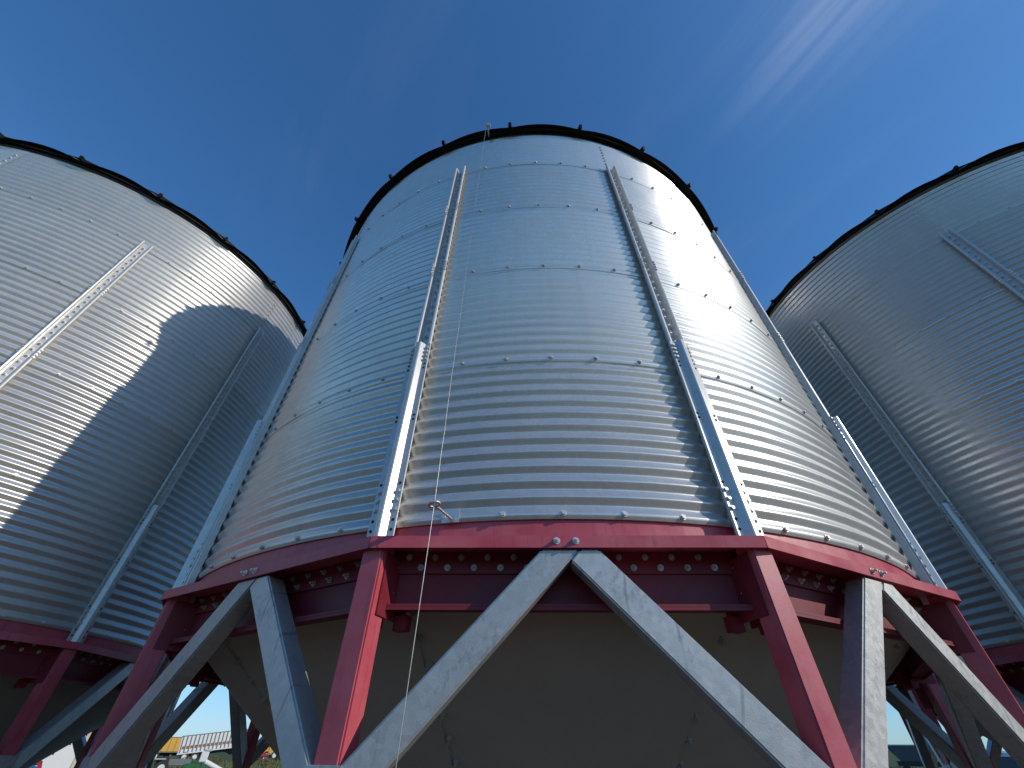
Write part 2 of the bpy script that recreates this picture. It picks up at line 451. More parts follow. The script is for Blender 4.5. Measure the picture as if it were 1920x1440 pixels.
# hexagon bolt with washer, axis +Z, shared by all
def bolt_mb(s=1.0, tail=0.0):
    mb = MB()
    mb.cyl((0, 0, 0.0), (0, 0, 1), 0.0150 * s, 0.0035 * s, 14)
    mb.cyl((0, 0, 0.0035 * s), (0, 0, 1), 0.0112 * s, 0.0085 * s, 6, 0.0105 * s)
    if tail: mb.cyl((0, 0, 0.012 * s), (0, 0, 1), 0.006 * s, tail, 8)
    return mb
bolt_m = bolt_mb(0.82).mesh('bolt', MAT['bolt'])
bolt_small = bolt_mb(0.72).mesh('bolt_small', MAT['bolt'])
bolt_long = bolt_mb(0.86, 0.012).mesh('bolt_long', MAT['bolt'])
bolt_red = bolt_mb(0.82, 0.010).mesh('bolt_dull', MAT['brace'])
def axm(pos, nrm, spin=0.0):
    n = Vector(nrm).normalized()
    z = n
    x = Vector((0, 0, 1)).cross(z)
    if x.length < 1e-4: x = Vector((1, 0, 0))
    x.normalize(); y = z.cross(x)
    return Matrix.Translation(pos) @ Matrix((x, y, z)).transposed().to_4x4() @ Matrix.Rotation(spin, 4, 'Z')
def joined_bolts(src, mats):
    mb = MB()
    base = [v.co.copy() for v in src.vertices]
    fcs = [tuple(p.vertices) for p in src.polygons]; sm = [p.use_smooth for p in src.polygons]
    for m_ in mats:
        o = len(mb.v)
        mb.v += [tuple(m_ @ v) for v in base]
        mb.f += [tuple(i + o for i in f) for f in fcs]
        mb.sm += sm
    return mb

# stiffeners (local frame: tangential x, outward -y)
def section(pts, th, z0, z1):
    """folded sheet: polyline (t, r) with thickness, extruded in z"""
    n = len(pts)
    out_ = []
    for i in range(n):
        a = Vector(pts[max(i - 1, 0)]); b_ = Vector(pts[min(i + 1, n - 1)]); c_ = Vector(pts[i])
        d1 = (c_ - a).normalized() if i > 0 else (b_ - c_).normalized()
        d2 = (b_ - c_).normalized() if i < n - 1 else d1
        nn = Vector((-d1.y - d2.y, d1.x + d2.x))
        nn.normalize()
        k = 1.0 / max(0.5, nn.dot(Vector((-d1.y, d1.x))))
        out_.append(c_ + nn * th * k)
    mb = MB()
    full = [Vector(p) for p in pts] + out_[::-1]
    nn = len(full)
    vs = [(p.x, -(R0 + p.y), z0) for p in full] + [(p.x, -(R0 + p.y), z1) for p in full]
    fs = [(i, (i + 1) % nn, nn + (i + 1) % nn, nn + i) for i in range(nn)]
    for i in range(n - 1):
        fs.append((i, i + 1, nn - 2 - i, nn - 1 - i))
        fs.append((nn + i, nn + nn - 1 - i, nn + nn - 2 - i, nn + i + 1))
    mb.add(vs, fs)
    return mb
stiff_me = section([(-0.051, 0.042), (-0.0485, 0.0495), (-0.043, 0.0520), (-0.036, 0.0505), (-0.032, 0.0420), (-0.030, 0.0105), (0.030, 0.0105), (0.032, 0.0420), (0.036, 0.0505), (0.043, 0.0520), (0.0485, 0.0495), (0.051, 0.042)], 0.0028, Z0 - 0.085, Z0 + 4.06 * H).mesh('stiffener', MAT['steel'])
low_me = section([(-0.058, 0.0550), (-0.0290, 0.0550), (-0.0255, 0.0570), (-0.0105, 0.0830), (-0.0070, 0.0850), (0.0070, 0.0850), (0.0105, 0.0830), (0.0255, 0.0570), (0.0290, 0.0550), (0.058, 0.0550)], 0.0042, Z0 - 0.087, Z0 + 1.005).mesh('lower_stiffener', MAT['steel'])
# ring beam segment (local frame facing -y)
AP = 2.7335
T15 = math.tan(R_(15))
def trap(ap0, ap1, z0, z1):
    mb = MB()
    e = 0.0015
    vs = []
    for z in (z0, z1):
        for ap, s in ((ap0, -1), (ap0, 1), (ap1, 1), (ap1, -1)):
            vs.append((s * (ap * T15 - e), -ap, z))
    mb.add(vs, [(0, 1, 2, 3), (4, 7, 6, 5), (0, 4, 5, 1), (1, 5, 6, 2), (2, 6, 7, 3), (3, 7, 4, 0)])
    return mb
def merge(*mbs):
    r = MB()
    for m_ in mbs: r.add(m_.v, m_.f)
    return r
ring_me = merge(trap(2.560, 2.727, Z0 - 0.0985, Z0 - 0.0920),
                ).mesh('top_flange', MAT['red'])
lip_mb = trap(2.7275, 2.7350, Z0 - 0.1345, Z0 - 0.0905)
lip_me = lip_mb.mesh('edge_strip', MAT['red'])
web_me = merge(trap(2.565, 2.580, Z0 - 0.300, Z0 - 0.0995), trap(2.5805, 2.592, Z0 - 0.183, Z0 - 0.1005)).mesh('web', MAT['shade_red'])
low_fl_me = merge(trap(2.550, 2.640, Z0 - 0.309, Z0 - 0.3005), trap(2.6315, 2.6395, Z0 - 0.320, Z0 - 0.3095)).mesh('lower_flange', MAT['shade_red'])
# curved skirt the wall stands on
def arc_plate(r0, r1, z0, z1, a0, a1, n):
    mb = MB(); vs = []
    for k in range(n + 1):
        a = a0 + (a1 - a0) * k / n
        vs += [cylp(r1, a, z0), cylp(r1, a, z1), cylp(r0, a, z1), cylp(r0, a, z0)]
    fs = []
    for k in range(n):
        i = k * 4; j = i + 4
        fs += [(i, j, j + 1, i + 1), (i + 1, j + 1, j + 2, i + 2), (i + 2, j + 2, j + 3, i + 3), (i + 3, j + 3, j, i)]
    fs += [(0, 1, 2, 3), (n * 4, n * 4 + 3, n * 4 + 2, n * 4 + 1)]
    mb.add(vs, fs, True)
    mb.sm = [True] * (len(mb.f) - 2) + [False] * 2
    return mb
skirt_mb = arc_plate(2.700, 2.7125, Z0 - 0.0915, Z0 + 0.035, R_(0.004), R_(59.996), 24)
skirt_mb.sm = [False] * len(skirt_mb.f)
skirt_me = skirt_mb.mesh('skirt_plate', MAT['red'])
# leg, its gusset and foot
leg_me = MB().box(-0.043, 0.043, -2.800, -2.712, 0.02, Z0 - 0.1005, None, 0.006).mesh('leg', MAT['red'])
tab_me = [MB().box(min(s * 0.0445, s * 0.098), max(s * 0.0445, s * 0.098), -2.640, -2.600, Z0 - 0.372, Z0 - 0.3215, None, 0.002).mesh('leg_bracket', MAT['shade_red']) for s in (-1, 1)]
cheek_me = [MB().box(min(s * 0.0440, s * 0.0500), max(s * 0.0440, s * 0.0500), -2.770, -2.565, Z0 - 0.345, Z0 - 0.1365).mesh('leg_cheek_plate', MAT['shade_red']) for s in (-1, 1)]
gus_me = MB().box(-0.060, 0.060, -2.809, -2.8005, Z0 - 1.02, Z0 - 0.728, None, 0.002).mesh('gusset_plate', MAT['brace'])
foot_me = MB().box(-0.11, 0.11, -2.86, -2.65, 0.0, 0.019, None, 0.003).mesh('foot_plate', MAT['red'])
# braces of one side: an inverted V between two legs
BY0, BY1 = -2.7215, -2.640
def brace_mb(poly):
    mb = MB(); n = len(poly)
    bm = bmesh.new()
    v0 = [bm.verts.new((x, BY0, Z0 + z)) for x, z in poly]
    v1 = [bm.verts.new((x, BY1, Z0 + z)) for x, z in poly]
    bm.faces.new(v0); bm.faces.new(v1[::-1])
    for i in range(n): bm.faces.new((v0[i], v1[i], v1[(i + 1) % n], v0[(i + 1) % n]))
    bmesh.ops.recalc_face_normals(bm, faces=bm.faces[:])
    bmesh.ops.bevel(bm, geom=bm.edges[:], offset=0.006, segments=2, affect='EDGES')
    bm.verts.index_update()
    mb.add([v.co.copy() for v in bm.verts], [[v.index for v in f.verts] for f in bm.faces])
    bm.free()
    return mb
brR = [(0.050, -0.1365), (0.121, -0.1365), (0.682, -0.733), (0.682, -0.868), (0.013, -0.1760)]
brL = [(-0.092, -0.1365), (0.047, -0.1365), (0.010, -0.1760), (-0.020, -0.2010), (-0.682, -0.868), (-0.682, -0.731)]
brL = [(-0.092, -0.1365), (0.047, -0.1365), (0.010, -0.1750), (-0.682, -0.872), (-0.682, -0.735)]
brR_me = brace_mb(brR).mesh('brace', MAT['brace'])
brL_me = brace_mb(brL).mesh('brace_left', MAT['brace'])
# hopper cone panel
SL = R_(38.5)
CR0, CZ0 = 2.40, -0.33
def cone_r(z): return CR0 + (z - CZ0) / math.tan(SL)
def cone_panel():   # panels lapped like shingles round the cone
    mb = MB(); vs = []; n = 12; zt = -0.215; zb = -1.94; m_ = 10
    for i in range(m_ + 1):
        z = zt + (zb - zt) * i / m_
        for k in range(n + 1):
            a = R_(-15.15 + 30.6 * k / n)
            r = cone_r(z) + 0.016 * (k / n)
            vs.append(cylp(r, a, Z0 + z))
    fs = [(i * (n + 1) + k, i * (n + 1) + k + 1, (i + 1) * (n + 1) + k + 1, (i + 1) * (n + 1) + k) for i in range(m_) for k in range(n)]
    mb.add(vs, fs, True)
    # edge fold along the seam
    off = 0.020
    ev = []
    for i in range(m_ + 1):
        x, y, z = vs[i * (n + 1) + n]
        k = (math.hypot(x, y) - off) / math.hypot(x, y)
        ev += [(x, y, z), (x * k, y * k, z + 0.004)]
    mb.add(ev, [(2 * i, 2 * i + 1, 2 * i + 3, 2 * i + 2) for i in range(m_)])
    return mb.mesh('hopper_panel', MAT['tan'], fix=False)
cone_me = cone_panel()
out_mb = MB()
out_mb.cyl((0, 0, 0.30), (0, 0, 1), 0.36, 0.28, 32, 0.41)
out_mb.box(-0.42, 0.42, -0.42, 0.42, 0.255, 0.30, None, 0.004)
out_mb.cyl((0.0, -0.42, 0.28), (0, -1, 0), 0.02, 0.7, 10)
outlet_me = out_mb.mesh('discharge_gate', MAT['red'])
# roof: 24 panels, a raised rib on each joint, a black curled trim under every panel
RS = R_(29); RE = 2.806; ZE = 4.198
def roof_z(r): return ZE + (RE - r) * math.tan(RS)
def roof_panel():
    mb = MB(); vs = []; n = 8; m_ = 6
    for i, (r, fa_) in enumerate(((RE + 0.004, 1.0), (2.745, 0.15), (2.6, 0.25), (2.1, 0.3), (1.5, 0.3), (0.9, 0.25), (0.42, 0.2))):
        for k in range(n + 1):
            u = k / n
            a = R_(7.5 * (2 * u - 1) * 0.985)
            arch = 0.062 * math.sin(PI * u) ** 0.9 - 0.048
            vs.append(cylp(r, a, Z0 + roof_z(r) + arch * fa_ + 0.012 + (0.016 if i > 0 else 0)))
    fs = [(i * (n + 1) + k, i * (n + 1) + k + 1, (i + 1) * (n + 1) + k + 1, (i + 1) * (n + 1) + k) for i in range(m_) for k in range(n)]
    mb.add(vs, fs, True)
    return mb.mesh('roof_panel', MAT['roof'])
roof_me = roof_panel()
def trim_mesh():
    mb = MB(); n = 16; rows = 6
    vs = []
    for k in range(n + 1):
        u = k / n; a = R_(7.5 * (2 * u - 1) * 0.995)
        arch = 0.062 * math.sin(PI * u) ** 0.9 - 0.048
        for q_ in range(rows):
            s = q_ / (rows - 1)
            z = 4.205 + (ZE + arch + 0.005 - 4.205) * s + 0.012 * math.sin(PI * s)
            r = 2.7215 + (RE + 0.004 - 2.7215) * s
            vs.append(cylp(r, a, Z0 + z))
    fs = []
    for k in range(n):
        for q_ in range(rows - 1):
            i = k * rows + q_
            fs.append((i, i + rows, i + rows + 1, i + 1))
    mb.add(vs, fs, True)
    return mb
trim_me = trim_mesh().mesh('eave_trim', MAT['dark'])
chord_mb = MB()
ch_ = 2.770 * math.tan(R_(7.5)) * 0.985
chord_mb.box(-ch_, ch_, -2.7720, -2.7665, Z0 + 4.178, Z0 + 4.235)
chord_me = chord_mb.mesh('eave_rail', MAT['dark'])
rib_mb = MB()
am_ = Matrix.Translation((0, -2.832, Z0 + 4.176)) @ Matrix.Rotation(R_(24), 4, 'X')
rib_mb.box(-0.016, 0.016, 0.0, 0.105, -0.012, 0.040, am_, 0.005)
ribend_me = rib_mb.mesh('rib_end_cap', MAT['dark'])
rm = Matrix.Translation((0, -RE + 0.09, Z0 + ZE - 0.006 + 0.12 * math.tan(RS) - 0.03)) @ Matrix.Rotation(RS, 4, 'X')
rib_me = MB().box(-0.012, 0.012, 0.0, 2.60, -0.004, 0.032, rm, 0.004).mesh('roof_rib', MAT['roof'])
cap_me = MB().cyl((0, 0, Z0 + roof_z(0.45) - 0.03), (0, 0, 1), 0.47, 0.16, 32).cyl((0, 0, Z0 + roof_z(0.45) + 0.13), (0, 0, 1), 0.52, 0.10, 32, 0.1).mesh('roof_cap', MAT['roof'])
# inner closing ring so that no daylight shows between wall and eave
soffit_me = arc_plate(2.700, 2.7265, Z0 + 4.2655, Z0 + 4.2700, 0, 2 * PI - 1e-4, 72).mesh('soffit', MAT['dark'])

CH = {}
def part(name, me, parent, rz=0.0, mw=None, kind=None):
    o = place(name, me, parent, rz, (0, 0, 0), mw)
    CH.setdefault(parent.name, []).append(o)
    if kind: o['kind'] = kind
    return o

def build_bin(label, loc, rz, group, detail):
    b_ = thing('grain_bin', label, 'grain bin', loc, rz, group)
    seam_far = []
    for tier in range(5):
        start = 15 if tier % 2 == 0 else -15
        for s in range(6):
            a = start + 60 * s
            sh = part('wall_sheet', sheet_top[s % 2] if tier == 4 else sheet_full[(s * 3 + tier * 5 + s // 2) % 4], b_, R_(a))
            sh.location = (0, 0, Z0 + tier * H)
            for j in range(12):
                if j % 6 == 0: continue
                ga = (a + 5 * j + 180) % 360 - 180
                pos = cylp(R0 + A + 0.0030, R_(5 * j), 0.0)
                nrm = cylp(1, R_(5 * j), 0)
                near = detail and abs(ga) < 58
                if near:
                    part('bolt', bolt_m, sh, mw=axm(pos, nrm, random.random()))
                else:
                    th = R_(a + 5 * j)
                    seam_far.append(axm(cylp(R0 + A + 0.003, th, Z0 + tier * H), cylp(1, th, 0), random.random()))
    # vertical lap bolts above the stiffeners
    for s in range(6):
        for i in range(8):
            th = R_(15 + 60 * s - 0.3); z = Z0 + 4 * H + (i + 1.0) * P + 0.01
            seam_far.append(axm(cylp(R0 + A + 0.004, th, z), cylp(1, th, 0), i))
            th = R_(15 + 60 * s + 0.35)
    part('seam_bolts', joined_bolts(bolt_small if not detail else bolt_m, seam_far).mesh('seam_bolts', MAT['bolt']) if detail else SEAM, b_, kind='stuff')
    for k in range(12):
        a = R_(15 + 30 * k); ga = (15 + 30 * k + 180) % 360 - 180
        st = part('stiffener', stiff_me, b_, a)
        part('web_bolts', WEBB, st, kind='stuff')
        lo = part('lower_stiffener', low_me, b_, a)
        part('bolt_holes', HOLES, lo, kind='stuff')
        if detail and abs(ga) < 60:
            for m_ in LIPB: part('bolt', bolt_small, lo, mw=m_)
        else:
            part('lip_bolts', LIPBJ, lo, kind='stuff')
        lg = part('leg', leg_me, b_, a)
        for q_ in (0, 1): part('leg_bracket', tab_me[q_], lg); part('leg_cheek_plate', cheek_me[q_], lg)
        part('gusset_plate', gus_me, lg); part('foot_plate', foot_me, lg)
    for k in range(12):
        a = R_(30 * k); ga = (30 * k + 180) % 360 - 180
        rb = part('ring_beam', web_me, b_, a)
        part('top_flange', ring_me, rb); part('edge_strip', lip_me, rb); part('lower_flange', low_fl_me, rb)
        part('brace', brL_me, b_, a); part('brace', brR_me, b_, a)
        if detail and abs(ga) < 50:
            for m_ in RINGB: part('bolt', bolt_red, rb, mw=m_)
        else:
            part('flange_bolts', RINGBJ, rb, kind='stuff')
        for x in (-0.035, 0.036):
            part('bolt', bolt_long, rb, mw=axm((x, -2.7352, Z0 - 0.1105), (0, -1, 0), x * 9))
        hp = part('hopper_panel', cone_me, b_, a)
        if detail and abs(ga) < 50:
            for m_ in CONEB: part('bolt', bolt_tan, hp, mw=m_)
        else:
            part('seam_bolts', CONEBJ, hp, kind='stuff')
    for k in range(6):
        part('skirt_plate', skirt_me, b_, R_(60 * k))
    part('discharge_gate', outlet_me, b_)
    for k in range(24):
        a = R_(-5 + 15 * k)
        am = R_(2.5 + 15 * k)
        rp = part('roof_panel', roof_me, b_, am)
        part('eave_trim', trim_me, rp); part('eave_rail', chord_me, rp)
        rr = part('roof_rib', rib_me, b_, a)
        part('rib_end_cap', ribend_me, rr)
    part('roof_cap', cap_me, b_)
    part('soffit', soffit_me, b_)
    return b_

# bolt layouts
wb = []
z = 1.045
i = 0
while z < 4.02 * H:
    wb.append(axm((0.004 * (-1) ** i, -(R0 + 0.0105 + 0.001), Z0 + z), (0, -1, 0), i * 0.7))
    z += P; i += 1
nwb = len(wb)
for k in (2, 3):
    for s in (-1, 1):
        for q_ in range(4):
            wb.append(axm((s * 0.049, -(R0 + 0.0525), Z0 + k * H + 0.03 + q_ * 0.030), (s * 0.5, -1, 0), q_))
bolt_web = bolt_mb(1.1, 0.012).mesh('bolt_web', MAT['bolt'])
WEBB = merge(joined_bolts(bolt_web, wb[:nwb]), joined_bolts(bolt_small, wb[nwb:])).mesh('web_bolts', MAT['bolt'])
LIPB = []
for s in (-1, 1):
    for zq in (0.985, 0.955, 0.925, 0.895, 0.125, 0.085, 0.045):
        LIPB.append(axm((s * 0.045, -(R0 + 0.0598), Z0 + zq - 0.01), (0, -1, 0), zq * 30))
LIPBJ = joined_bolts(bolt_small, LIPB).mesh('lip_bolts', MAT['bolt'])
hb = MB()
for s in (-1, 1):
    for zq in (0.862, 0.832, 0.52, 0.495, 0.160, 0.000, -0.04):
        hb.cyl((s * 0.045, -(R0 + 0.0592), Z0 + zq - 0.01), (0, -1, 0), 0.0062, 0.0018, 12)
HOLES = hb.mesh('bolt_holes', MAT['hole'])
RINGB = []
for k in range(-6, 7):
    for x, zq in ((k * 0.1035 + 0.01, -0.1225), (k * 0.1035 + 0.062, -0.1615)):
        if abs(x) < 0.63: RINGB.append(axm((x, -2.5925, Z0 + zq), (0, -1, 0), k * 1.1))
for s in (-1, 1):
    for zq in (-0.145, -0.235): RINGB.append(axm((s * 0.655, -2.585, Z0 + zq - 0.02), (-s * 0.35, -1, 0), zq * 11))
RINGBJ = joined_bolts(bolt_red, RINGB).mesh('flange_bolts', MAT['brace'])
CONEB = []
for i in range(14):
    z = -0.275 - 0.0765 * i
    a = R_(15.0) + 0.035 / max(cone_r(z), 0.3)
    nrm = Vector(cylp(math.sin(SL), a, 0)) + Vector((0, 0, -math.cos(SL)))
    CONEB.append(axm(Vector(cylp(cone_r(z) + 0.002, a, Z0 + z)), nrm, i * 1.7))
bolt_tan = bolt_mb(1.15, 0.014).mesh('bolt_tan', MAT['tan'])
CONEBJ = joined_bolts(bolt_tan, CONEB).mesh('cone_bolts', MAT['tan'])
sm_ = []
for tier in range(5):
    for j in range(72):
        if j % 6 == 3: continue
        th = R_(5 * j)
        sm_.append(axm(cylp(R0 + A + 0.003, th, Z0 + tier * H), cylp(1, th, 0), random.random()))
for s in range(6):
    for i in range(8):
        th = R_(15 + 60 * s - 0.3)
        sm_.append(axm(cylp(R0 + A + 0.004, th, Z0 + 4 * H + (i + 1.0) * P + 0.01), cylp(1, th, 0), i))
SEAM = joined_bolts(bolt_m, sm_).mesh('seam_bolts', MAT['bolt'])

GB = 'corrugated hopper bins standing in a row'
bin_c = build_bin('sunlit galvanised hopper bin in the middle with a thin cable down its wall', (0, 0, 0), 0, GB, True)
bin_l = build_bin('galvanised hopper bin at left with the rounded shadow of its neighbour across the wall', (-6.275, -0.055, -0.02), R_(2.15), GB, False)
bin_r = build_bin('galvanised hopper bin at right whose whole visible wall lies in dark shade', (6.25, 0.007, -0.055), R_(0.95), GB, False)

# eye bolt and pulley belong to the middle bin, the cable runs through them
ex, ey = -0.492, -2.806
eb = MB()
fa = R_(-10)
p0 = Vector(cylp(R0 + A + 0.004, fa, Z0 + 0.0)); p1 = Vector((ex, ey - 0.012, Z0 - 0.004))
p0 = Vector(cylp(R0 + A, R_(-9.2), Z0 - 0.012))
eb.tube([p0, p0.lerp(p1, 0.5), p1 + (p0 - p1).normalized() * 0.018], 0.0052, 10)
ring = [p1 + Vector((math.cos(t_) * 0.020, math.sin(t_) * 0.020, 0.005 * math.cos(t_))) for t_ in [2 * PI * k / 20 for k in range(21)]]
eb.tube(ring, 0.0055, 8)
eb.cyl(p0, cylp(1, fa, 0), 0.013, 0.012, 6)
part('eye_bolt', eb.mesh('eye_bolt', MAT['cable']), bin_c)
plate = MB().box(-0.035, 0.035, -0.001, 0.003, -0.028, 0.03, axm(cylp(R0 + A + 0.0045, R_(-9.6), Z0 - 0.0), (0, 0, 1)) if False else Matrix.Translation(cylp(R0 + A + 0.0062, R_(-9.4), Z0 + 0.004)) @ Matrix.Rotation(R_(-9.4), 4, 'Z'))
part('eye_bolt_plate', plate.mesh('eye_bolt_plate', MAT['wall']), bin_c)
pl = MB()
pc = Vector((ex + 0.012, ey - 0.012, Z0 + 4.205))
pl.cyl(pc + Vector((0, -0.008, 0)), (0, 1, 0), 0.024, 0.016, 16)
pl.box(pc.x - 0.006, pc.x + 0.03, pc.y - 0.014, pc.y + 0.014, pc.z - 0.07, pc.z + 0.006, None, 0.002)
pl.tube([pc + Vector((0, 0, -0.06)), pc + Vector((0.01, 0.03, -0.09)), pc + Vector((0.01, 0.10, -0.05))], 0.006, 8)
part('cable_pulley', pl.mesh('cable_pulley', MAT['cable']), bin_c)
rc = random.Random(5)
cpts = [(ex - 0.008, ey - 0.012, Z0 + 4.21)]
for i in range(1, 40):
    z = 4.21 - (4.21 - 0.01) * i / 40
    cpts.append((ex + rc.uniform(-0.0013, 0.0013), ey - 0.012 + rc.uniform(-0.001, 0.001), Z0 + z))
cpts.append((ex, ey - 0.012, Z0 - 0.005))
for z in (-0.3, -0.7, -1.1, -1.5):
    cpts.append((ex - 0.0035 * (z * -2), ey - 0.012 - 0.002 * (z * -2), Z0 + z))
cab = place('steel_cable', MB().tube(cpts, 0.0015, 6).mesh('steel_cable', MAT['cable']))
cab['label'] = 'thin steel cable hanging straight down the front of the middle bin through an eye bolt'
cab['category'] = 'cable'

# ------------------------------------------------------------------ the yard behind
CX, CY, CZ = -0.171, -4.2775, Z0 - 0.686
def at(az, d): return Vector((CX + d * math.sin(R_(az)), CY + d * math.cos(R_(az)), 0))
def facing(az): return -R_(az)
def wheel(parent, x, y, r, w, rimmat=MAT['white']):
    tw = part('wheel', MB().cyl((x, y - w / 2, r), (0, 1, 0), r, w, 24).mesh('tyre', MAT['tyre']), parent)
    part('rim', MB().cyl((x, y - w / 2 - 0.02, r), (0, 1, 0), r * 0.52, w + 0.04, 16).mesh('rim', rimmat), tw)
    return tw

# white ribbed grain trailer, nose raised (local x to the right in the picture, -y towards the camera)
def ribbed_trailer(label, az, d, length, zb, h, tilt, skin, nribs, stripe, zoff=0.0):
    p = at(az, d)
    tr = thing('grain_trailer', label, 'trailer', (p.x, p.y, 0), facing(az))
    tm = Matrix.Translation((0, 0, zb)) @ Matrix.Rotation(-tilt, 4, 'Y')
    bd = part('trailer_body', MB().box(0, length, 0, 2.4, 0, h, tm, 0.03).mesh('trailer_body', skin), tr)
    part('top_rail', MB().box(-0.03, length + 0.03, -0.05, 2.45, h, h + 0.07, tm).mesh('top_rail', MAT['grey']), bd)
    part('bottom_rail', MB().box(-0.03, length + 0.03, -0.06, 2.46, -0.12, 0.0, tm).mesh('bottom_rail', MAT['white'] if stripe else MAT['grey']), bd)
    for k in range(nribs):
        x = length * (k + 0.5) / nribs
        part('rib', MB().box(x - 0.045, x + 0.045, -0.075, -0.002, 0.0, h, tm).mesh('rib', MAT['grey'] if stripe else skin), bd)
        if stripe and k < nribs - 1:
            w = length / nribs
            part('stripe_mark', MB().box(x + 0.1, x + w - 0.1, -0.006, 0.004, h * 0.22, h * 0.40, tm).mesh('stripe_mark', MAT['rust']), bd)
    part('frame', MB().box(0.3, length - 0.3, 0.5, 1.9, -0.45, -0.125, tm).mesh('frame', MAT['black']), tr)
    hp = MB()
    for x0 in (length * 0.3, length * 0.7):
        vs = [Vector((x0 + sx_ * a_, 1.2 + sy_ * b2, z_)) for z_, a_, b2 in ((-0.125, length * 0.16, 1.1), (-0.8, 0.3, 0.3)) for sx_, sy_ in ((-1, -1), (1, -1), (1, 1), (-1, 1))]
        hp.add([tm @ v for v in vs], [(0, 1, 2, 3), (4, 7, 6, 5), (0, 4, 5, 1), (1, 5, 6, 2), (2, 6, 7, 3), (3, 7, 4, 0)])
    part('hopper', hp.mesh('hopper', MAT['black']), tr)
    for x in (0.9, 2.1): wheel(tr, x, 0.2, 0.52, 0.5)
    part('landing_leg', MB().box(length - 1.4, length - 1.25, 0.3, 0.45, 0.0, zb + 0.2).mesh('landing_leg', MAT['grey']), tr)
    return tr
ribbed_trailer('white ribbed grain trailer with a brown stripe, seen far off below the bins', -32.1, 85, 9.2, 1.81 - 0.95, 1.72, R_(6.6), MAT['white'], 20, True)
ribbed_trailer('yellow box trailer whose end shows left of the white ribbed trailer', -35.0, 92, 5.2, 1.02, 1.5, 0.0, MAT['yellow'], 7, False)
ribbed_trailer('yellow box trailer far off, half hidden behind the hopper of the middle bin', -25.4, 96, 7.0, 0.75, 1.0, 0.0, MAT['yellow'], 9, False)

# big white box truck close behind the left bin
p = at(-38.75, 24)
bt = thing('box_truck', 'big white box truck with a cream corner post behind the bin legs at left', 'truck', (p.x, p.y, 0), facing(-38.7))
bd = part('cargo_box', MB().box(-7.0, 0.0, 0, 2.5, 0.95, 3.6, None, 0.03).mesh('cargo_box', MAT['white']), bt)
part('corner_post', MB().box(-0.13, 0.03, -0.03, 0.10, 0.93, 3.6).mesh('corner_post', MAT['cream']), bd)
part('side_rail', MB().box(-7.0, -0.135, -0.035, 0.0, 0.90, 1.02).mesh('side_rail', MAT['grey']), bd)
part('chassis', MB().box(-8.6, -0.4, 0.7, 1.8, 0.55, 0.9).mesh('chassis', MAT['black']), bt)
cb = part('cab', MB().box(-9.0, -7.1, 0.1, 2.4, 0.6, 2.7, None, 0.12).mesh('cab', MAT['white']), bt)
part('window', MB().box(-8.7, -7.6, 0.085, 0.11, 1.7, 2.45).mesh('window', MAT['glass']), cb)
for x in (-1.5, -8.1): wheel(bt, x, 0.35, 0.5, 0.35)

def pickup(name, label, cat, az, d, rz, mat, s=1.0):
    p = at(az, d)
    t_ = thing(name, label, cat, (p.x, p.y, 0), rz)
    bm = bmesh.new()
    prof_ = [(-2.6, 0.55), (-2.6, 1.05), (-1.3, 1.16), (-0.55, 1.78), (0.75, 1.80), (1.0, 1.12), (2.6, 1.10), (2.6, 0.55)]
    ys = [(-0.92, 0), (0.92, 0)]
    v0 = [bm.verts.new((x * s, (-0.92 + (0.14 if z_ > 1.5 else 0)) * s, z_ * s)) for x, z_ in prof_]
    v1 = [bm.verts.new((x * s, (0.92 - (0.14 if z_ > 1.5 else 0)) * s, z_ * s)) for x, z_ in prof_]
    bm.faces.new(v0); bm.faces.new(v1[::-1])
    for i in range(len(prof_)):
        j = (i + 1) % len(prof_); bm.faces.new((v0[i], v1[i], v1[j], v0[j]))
    bmesh.ops.recalc_face_normals(bm, faces=bm.faces[:])
    bmesh.ops.bevel(bm, geom=bm.edges[:], offset=0.06 * s, segments=3, affect='EDGES')
    bm.verts.index_update()
    mb = MB().add([v.co.copy() for v in bm.verts], [[v.index for v in f.verts] for f in bm.faces], True); bm.free()
    bd_ = part('body', mb.mesh('body', mat), t_)
    # windscreen, side windows
    ws = MB().add([(-1.26 * s, -0.74 * s, 1.215 * s), (-1.26 * s, 0.74 * s, 1.215 * s), (-0.64 * s, 0.66 * s, 1.735 * s), (-0.64 * s, -0.66 * s, 1.735 * s),
                   (-1.24 * s, -0.74 * s, 1.19 * s), (-1.24 * s, 0.74 * s, 1.19 * s), (-0.62 * s, 0.66 * s, 1.71 * s), (-0.62 * s, -0.66 * s, 1.71 * s)],
                  [(0, 1, 2, 3), (4, 7, 6, 5), (0, 4, 5, 1), (1, 5, 6, 2), (2, 6, 7, 3), (3, 7, 4, 0)])
    part('windscreen', ws.mesh('windscreen', MAT['glass']), bd_)
    for sy_ in (-1, 1):
        sw = MB().add([(x * s, sy_ * y * s, z_ * s) for y_o in (0.0, -0.02) for x, y, z_ in ((-1.05, 0.925 + y_o, 1.2), (0.85, 0.925 + y_o, 1.2), (0.68, 0.80 + y_o, 1.70), (-0.5, 0.80 + y_o, 1.70))],
                      [(0, 1, 2, 3), (4, 7, 6, 5), (0, 4, 5, 1), (1, 5, 6, 2), (2, 6, 7, 3), (3, 7, 4, 0)])
        part('side_window', sw.mesh('side_window', MAT['glass']), bd_)
        part('headlight', MB().box(-2.62 * s, -2.55 * s, sy_ * 0.75 * s - 0.13 * s, sy_ * 0.75 * s + 0.13 * s, 0.82 * s, 0.98 * s, None, 0.02).mesh('headlight', MAT['white']), bd_)
        for x in (-1.65, 1.7): wheel(t_, x * s, sy_ * 0.83 * s, 0.38 * s, 0.24 * s, MAT['silver'])
    return t_
